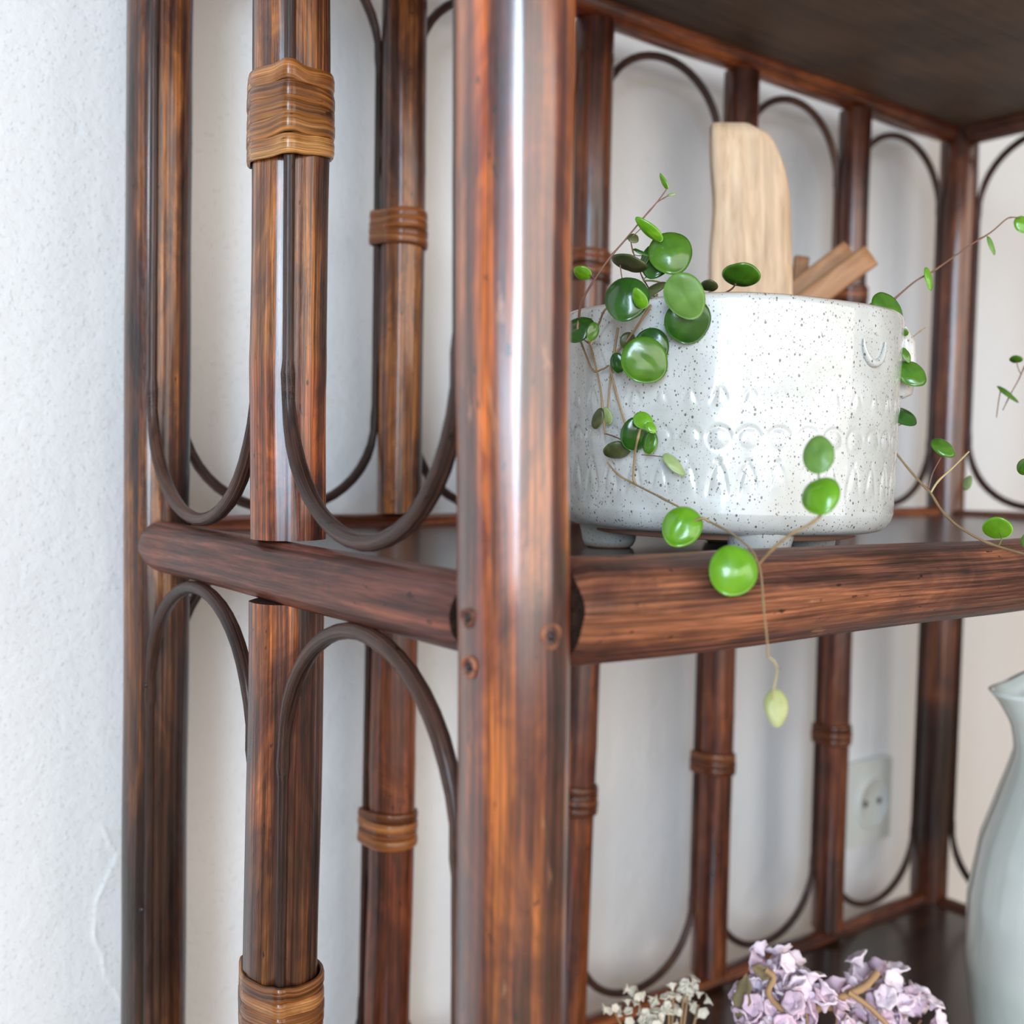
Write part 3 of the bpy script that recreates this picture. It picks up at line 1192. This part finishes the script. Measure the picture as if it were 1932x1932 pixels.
stem([(1240, 556, .43), (1222, 585, dd(1222, 590, .006)), (1185, 640, dd(1185, 640)), (1165, 662, dd(1165, 662)), (1152, 690, dd(1152, 690)), (1156, 715, dd(1156, 715)), (1168, 760, dd(1168, 760)), (1180, 800, dd(1180, 800))], 4.6, 3.6, 't')
stem([(1166, 618, dd(1166, 618, .0025)), (1158, 670, dd(1158, 670, .0025)), (1150, 730, dd(1150, 730, .0025)), (1146, 775, dd(1146, 775, .0025)), (1142, 800, dd(1142, 800, .0025))], 4.8, 2.6, 't')
stem([(1142, 818, dd(1142, 818)), (1160, 824, dd(1160, 824)), (1178, 832, dd(1178, 832))], 2.6, 2.4, 'r')
stem([(1212, 795, dd(1212, 795, .006)), (1204, 825, dd(1204, 825, .011)), (1198, 855, dd(1198, 855, .008)), (1195, 900, dd(1195, 900, .005)), (1200, 914, dd(1200, 914, .005))], 4.4, 3.6, 't')
stem([(1210, 858, dd(1210, 858, .004)), (1235, 860, dd(1235, 860, .003)), (1252, 862, dd(1252, 862, .004))], 1.8, 1.5, 'r', nodes=False)
stem([(1146, 872, dd(1146, 872)), (1166, 895, dd(1166, 895)), (1195, 912, dd(1195, 912)), (1240, 935, .383), (1288, 960, .368), (1338, 984, .356), (1380, 1006, .343), (1412, 1032, .332), (1428, 1056, .325), (1436, 1085, .320), (1441, 1150, .311), (1447, 1205, .306), (1449, 1240, .304)], 3.8, 3.0, 't')
stem([(1449, 1240, .304), (1460, 1247, .304), (1466, 1262, .303), (1463, 1285, .301), (1459, 1302, .300), (1460, 1322, .2995)], 2.6, 2.0, 'y')
stem([(1460, 1247, .304), (1468, 1260, .304), (1473, 1262, .304)], 1.4, 1.2, 'r', nodes=False)
stem([(1434, 1062, .324), (1458, 1036, .320), (1492, 1008, .316), (1530, 988, .314), (1551, 968, .313), (1551, 945, .313)], 4.4, 5.0, 't')
stem([(1546, 915, .315), (1544, 890, .316)], 2.5, 2.5, 'g', nodes=False)
stem([(1428, 1056, .325), (1412, 1066, .321), (1398, 1072, .318)], 3, 3, 't', nodes=False)
stem([(1338, 984, .356), (1326, 978, .356), (1308, 984, .357)], 5.0, 3.5, 't', nodes=False)
stem([(1352, 560, .43), (1378, 547, .424), (1388, 536, .42)], 3.6, 3.2, 'r', nodes=False)
stem([(1330, 565, .43), (1340, 548, .427)], 3, 3, 'g', nodes=False)
# right-hand shoots
stem([(1628, 590, .47), (1642, 574, .46), (1664, 560, .452)], 3.6, 3.2, 't', nodes=False)
stem([(1655, 595, .46), (1690, 562, .452), (1728, 530, .455), (1760, 512, .456), (1800, 484, .458), (1836, 459, .460), (1870, 438, .464), (1898, 414, .468), (1912, 410, .47), (1926, 412, .47)], 4.0, 2.6, 'r')
stem([(1862, 446, .464), (1868, 450, .465)], 2, 2, 'g', nodes=False)
stem([(1684, 668, .47), (1696, 660, .452), (1712, 645, .45), (1732, 628, .45), (1746, 618, .45)], 3.2, 2.0, 't')
stem([(1708, 640, .45), (1708, 632, .45)], 1.6, 1.6, 't', nodes=False)
stem([(1704, 652, .45), (1716, 650, .449), (1722, 660, .448), (1716, 670, .447)], 1.8, 1.8, 'r', nodes=False)
stem([(1668, 836, .462), (1682, 810, .452), (1696, 802, .448), (1708, 798, .446)], 3.0, 2.4, 't', nodes=False)
stem([(1664, 822, .464), (1676, 836, .455), (1712, 882, .442), (1744, 918, .432), (1756, 930, .428), (1776, 962, .418), (1804, 990, .405), (1846, 1016, .392), (1880, 1030, .385), (1936, 1046, .372), (1990, 1056, .36)], 4.4, 4.8, 't')
stem([(1756, 930, .428), (1770, 908, .428), (1796, 884, .428), (1812, 868, .43), (1828, 852, .432)], 4.0, 3.2, 'y')
stem([(1752, 922, .428), (1760, 892, .429), (1776, 862, .430)], 2.4, 2.0, 'r', nodes=False)
stem([(1884, 1030, .384), (1890, 1016, .39), (1886, 1006, .396)], 2.6, 2.4, 'g', nodes=False)
stem([(1950, 660, .50), (1932, 694, .50), (1922, 716, .50), (1906, 745, .50), (1892, 774, .50)], 3.4, 2.4, 'r')
stem([(1926, 705, .50), (1921, 695, .50), (1918, 682, .50)], 2.4, 2.2, 'r', nodes=False)
stem([(1888, 736, .50), (1884, 758, .50), (1880, 788, .50)], 3.0, 2.2, 'r', nodes=False)

# ------------------------------------------------------------------ wood behind the pot
def wood_mat(name, a, b_, c):
    mt, t, b = nt(name)
    at_ = N(t, 'ShaderNodeTexCoord')
    v = at_.outputs['Object']
    n = noi(t, v, (90, 90, 10), 4, .6, 1.0)
    n2 = noi(t, v, (400, 400, 25), 3, .6)
    cc = ramp(t, n, [(.32, a), (.52, b_), (.66, c)])
    cc = mixc(t, .35, cc, ramp(t, n2, [(.35, .6), (.65, 1.3)]), 'MULTIPLY')
    t.links.new(cc, b.inputs['Base Color'])
    b.inputs['Roughness'].default_value = .55
    bump(t, b, n2, .3, .0004)
    return mt


M['pale'] = wood_mat('pale_wood', (.46, .29, .17), (.68, .48, .31), (.76, .57, .39))
M['brownwood'] = wood_mat('brown_wood', (.20, .085, .035), (.38, .185, .085), (.50, .27, .13))


def plank(name, base, top, w0, w1, th, mat, label, cat, outline=None, side=None, group=None):
    """A hewn stick: local z along its length, irregular section, one rounded shoulder."""
    base, top = V3(base), V3(top)
    T = (top-base)
    L = T.length
    T.normalize()
    sv = side if side is not None else RT
    sv = (sv-T*sv.dot(T)).normalized()
    nv = T.cross(sv)
    n = 40
    SG = 28
    sd = R_.random()*20
    vs, fs = [], []
    for i in range(n+1):
        t = i/n
        lo, hi = outline(t) if outline else (-1, 1)
        w_ = w0+(w1-w0)*t
        cx = (lo+hi)/2*w_/2
        hw = (hi-lo)/2*w_/2
        tt = th*(1 if t < .97 else .85)
        for k in range(SG):
            a = 2*pi*k/SG
            ca, sa = cos(a), sin(a)
            ex = .38
            px = math.copysign(abs(ca)**ex, ca)*hw+cx
            py = math.copysign(abs(sa)**ex, sa)*tt/2
            px += .0006*noise.noise(V3((sd, ca, t*8)))
            py += .0008*noise.noise(V3((sd+5, px*60, t*6)))
            vs.append(V3((px, py, t*L)))
    for i in range(n):
        for k in range(SG):
            l = (k+1) % SG
            fs.append((i*SG+k, i*SG+l, (i+1)*SG+l, (i+1)*SG+k))
    vs.append(V3((sum(v.x for v in vs[n*SG:(n+1)*SG])/SG, 0, L)))
    c = len(vs)-1
    for k in range(SG):
        fs.append((n*SG+k, n*SG+(k+1) % SG, c))
    vs.append(V3((0, 0, 0)))
    c = len(vs)-1
    for k in range(SG):
        fs.append(((k+1) % SG, k, c))
    o = link(name, vs, fs, mat, origin=(0, 0, 0))
    mt = Matrix((sv, nv, T)).transposed().to_4x4()
    mt.translation = base
    o.matrix_world = mt
    tag(o, label, cat, group)
    return o


d1 = .575
bz = Z_BD


def down(x, y, d, dx=0.0):
    p = at(x, y, d)
    return p


topc = at(1412, 240, d1)
b0 = at(1416, 560, d1-.012)
dirv = (b0-topc)
base = topc+dirv*((bz+.0015-topc.z)/dirv.z)


def ol(t):
    # left edge steady with a waist, right shoulder rounded off at the top
    hi = 1.0 if t < .80 else 1.0-.62*((t-.80)/.20)**2.0
    lo = -1.0+.10*exp(-((t-.80)/.08)**2)
    if t > .975:
        hi -= (t-.975)*14
    return lo, hi


plank('wooden_board', base, topc+V3((0, 0, .0)), .0455, .0400, .012, M['pale'],
      'pale upright piece of wood with a rounded shoulder standing behind the speckled pot', 'wood', ol)


def stick(xt, yt, dt, xb, yb, db, w_, th, label, side=None, dark=1):
    T = at(xt, yt, dt)
    B = at(xb, yb, db)
    dv = B-T
    base = T+dv*((bz+.009-T.z)/dv.z)
    return plank('wood_stick', base, T, w_, w_, th, M['brownwood'], label, 'stick', None, side, 'brown sticks behind the pot')


stick(1640, 484, .618, 1548, 552, .6175, .0135, .010, 'lighter brown wood stick leaning furthest right behind the speckled pot')
stick(1604, 478, .632, 1505, 556, .6315, .0165, .010, 'darker brown wood stick leaning between the pale wood and the lighter stick')
stick(1513, 486, .646, 1503, 560, .645, .0085, .008, 'short upright brown stick tip just right of the pale wood')

# ------------------------------------------------------------------ lower shelf: jug
def glassy():
    mt, t, b = nt('celadon_glaze')
    tc = N(t, 'ShaderNodeTexCoord')
    v = tc.outputs['Object']
    n = noi(t, v, 14, 3, .5, .8)
    t.links.new(mixc(t, ramp(t, n, [(.38, 0.0), (.66, 1.0)]), (.74, .81, .73), (.86, .89, .83)), b.inputs['Base Color'])
    b.inputs['Roughness'].default_value = .16
    b.inputs['Coat Weight'].default_value = 1
    b.inputs['Coat Roughness'].default_value = .05
    bump(t, b, noi(t, v, 26, 2), .35, .004)
    return mt


JC = at(2058, 1500, .60)
JZ = TOPS[2]-.0065


def jug():
    P0 = V3((JC.x, JC.y, JZ))
    root = empty('celadon_jug', P0, 'pale green glazed jug with a pointed spout on the lower shelf at the right edge', 'jug')
    top = at(1885, 1302, .60).z
    H = top-JZ
    # radius by height (fractions of H from the base)
    ks = [(0, .040), (.02, .046), (.15, .054), (.35, .0605), (.50, .0605), (.64, .0555), (.76, .0465), (.86, .0385), (.92, .0375), (.97, .040), (1.0, .043)]
    SG, n = 96, 70
    sp = V3((-cos(YAW), sin(YAW), 0))
    a0 = math.atan2(sp.y, sp.x)
    vs, fs = [], []

    def ringv(f, r, inner=False):
        for k in range(SG):
            a = 2*pi*k/SG
            da = (a-a0+pi) % (2*pi)-pi
            s = exp(-(da/.42)**2)
            up_ = max(0, (f-.80)/.20)
            rr = r+.014*s*up_**1.6
            rr *= 1+.012*noise.noise(V3((cos(a)*1.5, sin(a)*1.5, f*5)))
            z = JZ+f*H + (.018*(.5-.5*cos(da)) )*up_**2*1.0
            vs.append(V3((JC.x+rr*cos(a), JC.y+rr*sin(a), z)))
    rows = 0
    for i in range(n+1):
        f = i/n
        ringv(f, interp(ks, f))
        rows += 1
    for i in range(n, int(n*.5), -1):
        f = i/n
        ringv(f-.002, interp(ks, f)-.0026)
        rows += 1
    for j in range(rows-1):
        for k in range(SG):
            l = (k+1) % SG
            fs.append((j*SG+k, j*SG+l, (j+1)*SG+l, (j+1)*SG+k))
    vs.append(V3((JC.x, JC.y, JZ)))
    for k in range(SG):
        fs.append(((k+1) % SG, k, len(vs)-1))
    link('body', vs, fs, glassy(), root, origin=P0)
    # handle on the far side from the spout
    q = -sp
    pts = []
    for t in range(15):
        f = t/14
        r = interp(ks, .90-.55*f)
        pts.append(V3((JC.x, JC.y, JZ+H*(.90-.55*f))) + q*(r-.003+.034*sin(pi*f)**.8))
    h = tube('handle', pts, .0052, bpy.data.materials['celadon_glaze'], root, seg=16)


jug()

# ------------------------------------------------------------------ lower shelf: dried flowers
fm = {
    'mauve': simple('mauve_petal', (.72, .52, .62), .7, sss=.2),
    'mauve2': simple('pale_mauve_petal', (.84, .70, .77), .7, sss=.2),
    'cream': simple('cream_petal', (.80, .73, .58), .7, sss=.2),
    'straw': simple('straw_stem', (.42, .25, .12), .7),
    'dryleaf': simple('dried_leaf', (.20, .15, .075), .8),
}


def floret_mesh(name, R, mat, petals=5, ruff=.35, seed=0):
    """A small papery trumpet with a ruffled lip."""
    rr = random.Random(seed)
    vs, fs = [], []
    SG = petals*4
    for j, (r, h) in enumerate(((.12, 0), (.30, .45), (.62, .85), (1.0, 1.0), (.80, 1.12), (.45, .80), (.05, .70))):
        for k in range(SG):
            a = 2*pi*k/SG
            q = 1+ruff*.5*cos(petals*a+j*.2)*(j in (3, 4))
            z = h+(.22*ruff*sin(petals*a*1+1)+rr.uniform(-.06, .06))*(j > 1)
            vs.append(V3((r*q*cos(a), r*q*sin(a), z))*R)
    for j in range(6):
        for k in range(SG):
            l = (k+1) % SG
            fs.append((j*SG+k, j*SG+l, (j+1)*SG+l, (j+1)*SG+k))
    me = bpy.data.meshes.new(name)
    me.from_pydata([tuple(v) for v in vs], [], fs)
    me.materials.append(mat)
    me.polygons.foreach_set('use_smooth', [True]*len(me.polygons))
    return me


FMS = [floret_mesh('floret', .0050, fm['mauve'], 5, .22, i) for i in range(3)] + [floret_mesh('floret', .0055, fm['mauve2'], 6, .22, i+5) for i in range(3)]
CMS = [floret_mesh('floret', .0026, fm['cream'], 5, .2, i+20) for i in range(3)]


def sprig(name, label, group, foot, stalks, meshes, spread, count, smat, cat='dried flowers', rs=1.0):
    root = empty(name, foot, label, cat, group)
    f = V3(foot)
    for (x, y, d, sprd) in stalks:
        T = at(x, y, d)
        mid = f.lerp(T, .55)+V3((0, 0, .012))
        P = smooth_path([f, mid, T], 8)
        tube('stem', P, [.0009-.0004*i/len(P) for i in range(len(P))], smat, root, seg=8)
        for q in range(max(1, int(count*sprd))):
            o = bpy.data.objects.new('floret', R_.choice(meshes))
            COL.objects.link(o)
            o.parent = root
            v = V3((R_.gauss(0, 1), R_.gauss(0, 1), R_.gauss(0, 1))).normalized()
            rr = spread*sprd*(R_.random()**.5)
            p = T + V3((v.x, v.y, v.z*.95))*rr
            o.location = p-f
            o.rotation_euler = (v+V3((0, 0, .35))).to_track_quat('Z', 'Y').to_euler()
            s = rs*R_.uniform(.75, 1.2)
            o.scale = (s, s, s)
    return root


def foot_at(x, d):
    p = at(x, 1900, d)
    return V3((p.x, p.y, TOPS[2]-.0065))


r1 = sprig('dried_flower_bunch', 'bunch of dried mauve statice flowers standing on the lower shelf left of the jug', None, foot_at(1570, .505),
           [(1450, 1812, .500, .75), (1490, 1850, .500, 1.0), (1428, 1890, .497, .8), (1470, 1905, .495, 1.1), (1520, 1900, .49, 1.0), (1560, 1945, .49, 1.0), (1460, 1960, .49, 1.3),
            (1650, 1850, .520, .8), (1685, 1880, .515, .9), (1710, 1915, .51, 1.1), (1582, 1880, .51, .5), (1650, 1940, .51, .9), (1738, 1925, .51, .8)], FMS, .0100, 13, fm['straw'])
r2 = r1
r3 = sprig('dried_gypsophila', 'sprig of tiny cream dried blossoms at the left end of the lower shelf', None, foot_at(1270, .53),
           [(1200, 1870, .53, .35), (1155, 1898, .53, .25), (1188, 1915, .53, .7), (1225, 1912, .528, .9), (1262, 1900, .528, .7), (1290, 1880, .53, .6), (1300, 1862, .53, .35), (1318, 1896, .53, .45), (1270, 1872, .53, .2), (1240, 1930, .525, 1.1)],
           CMS, .0075, 14, fm['straw'], rs=1.0)


def dry_twig(root, pts, r0=.0011):
    P = smooth_path([at(*p) for p in pts], 5)
    tube('stem', P, [r0*(1+.35*noise.noise(V3((i*.9, 1, 0)))) for i in range(len(P))], fm['straw'], root, seg=8)


dry_twig(r2, [(1510, 1925, .50), (1545, 1902, .50), (1590, 1880, .502), (1630, 1862, .505), (1655, 1835, .51)], .0018)
dry_twig(r2, [(1545, 1902, .50), (1580, 1905, .50), (1610, 1930, .50)], .0012)
dry_twig(r2, [(1600, 1872, .50), (1640, 1900, .50), (1680, 1940, .50)], .0012)
dry_twig(r1, [(1445, 1830, .492), (1460, 1845, .490), (1450, 1875, .489), (1480, 1910, .488)], .0014)


def dried_leaf(root, x, y, d, L, W, ang, tw):
    c = at(x, y, d)
    n0 = (CAM-c).normalized()
    a = radians(ang)
    up = UP*cos(a)+RT*sin(a)
    rt = up.cross(n0)
    rt = rt*cos(tw)+n0*sin(tw)
    vs, fs = [], []
    n = 14
    for i in range(n+1):
        t = i/n
        w_ = W*sin(pi*min(1, t*1.02))**.8*(1+.2*sin(t*19))
        for k, u in enumerate((-1, -.4, 0, .4, 1)):
            vs.append(c+up*(L*(t-.5)*2)+rt*(w_*u)+n0*(.0012*sin(t*9+u)+.0014*abs(u)))
    for i in range(n):
        for k in range(4):
            fs.append((i*5+k, i*5+k+1, (i+1)*5+k+1, (i+1)*5+k))
    o = link('dried_leaf', vs, fs, fm['dryleaf'], root)
    md = o.modifiers.new('thickness', 'SOLIDIFY')
    md.thickness = .0004


dried_leaf(r1, 1400, 1880, .494, .0105, .0042, 12, .4)
dried_leaf(r1, 1440, 1835, .492, .006, .003, -60, .3)

# ------------------------------------------------------------------ wall socket
def socket():
    y1 = WY-.0005
    c = onY(1640, 1512, WY-.006)
    W_, H_ = .044, .0430
    root = empty('wall_socket', (c.x, WY-.001, c.z), 'white double wall socket on the plaster seen between the rear uprights', 'wall socket')
    pm = simple('socket_plastic', (.72, .73, .68), .3, coat=.3)
    dk = simple('socket_hole', (.03, .03, .03), .6)
    x0, x1 = c.x-.052, c.x+.030
    pz0, pz1 = c.z-.036, c.z+.036
    box('plate', x0, x1, WY-.0085, WY+.001, pz0, pz1, pm, root, bev=.002)
    for cx in (c.x,):
        # raised round surround with a recessed well
        prof = [(.0225, .0), (.0225, .0022), (.0215, .0030), (.0200, .0030), (.0192, .0022), (.0188, -.0030), (.0005, -.0032)]
        prof = [(.0225, .0), (.0225, .0022), (.0215, .0030), (.0200, .0030), (.0190, .0020), (.0180, .0006), (.0005, .0004)]
        SG = 48
        vs, fs = [], []
        for r, h in prof:
            for k in range(SG):
                a = 2*pi*k/SG
                vs.append(V3((cx+r*cos(a), WY-.0085-h, c.z+r*sin(a))))
        for j in range(len(prof)-1):
            for k in range(SG):
                l = (k+1) % SG
                fs.append((j*SG+k, (j+1)*SG+k, (j+1)*SG+l, j*SG+l))
        link('socket_well', vs, fs, pm, root)
        for dx, dz in ((-.0095, 0), (.0095, 0)):
            vs, fs = [], []
            for k in range(16):
                a = 2*pi*k/16
                vs.append(V3((cx+dx+.0029*cos(a), WY-.0093, c.z+dz+.0029*sin(a))))
            for k in range(16):
                a = 2*pi*k/16
                vs.append(V3((cx+dx+.0029*cos(a), WY-.0080, c.z+dz+.0029*sin(a))))
            fs = [tuple(range(15, -1, -1))]+[(k, (k+1) % 16, 16+(k+1) % 16, 16+k) for k in range(16)]
            link('pin_hole', vs, fs, dk, root, smooth=False)


socket()
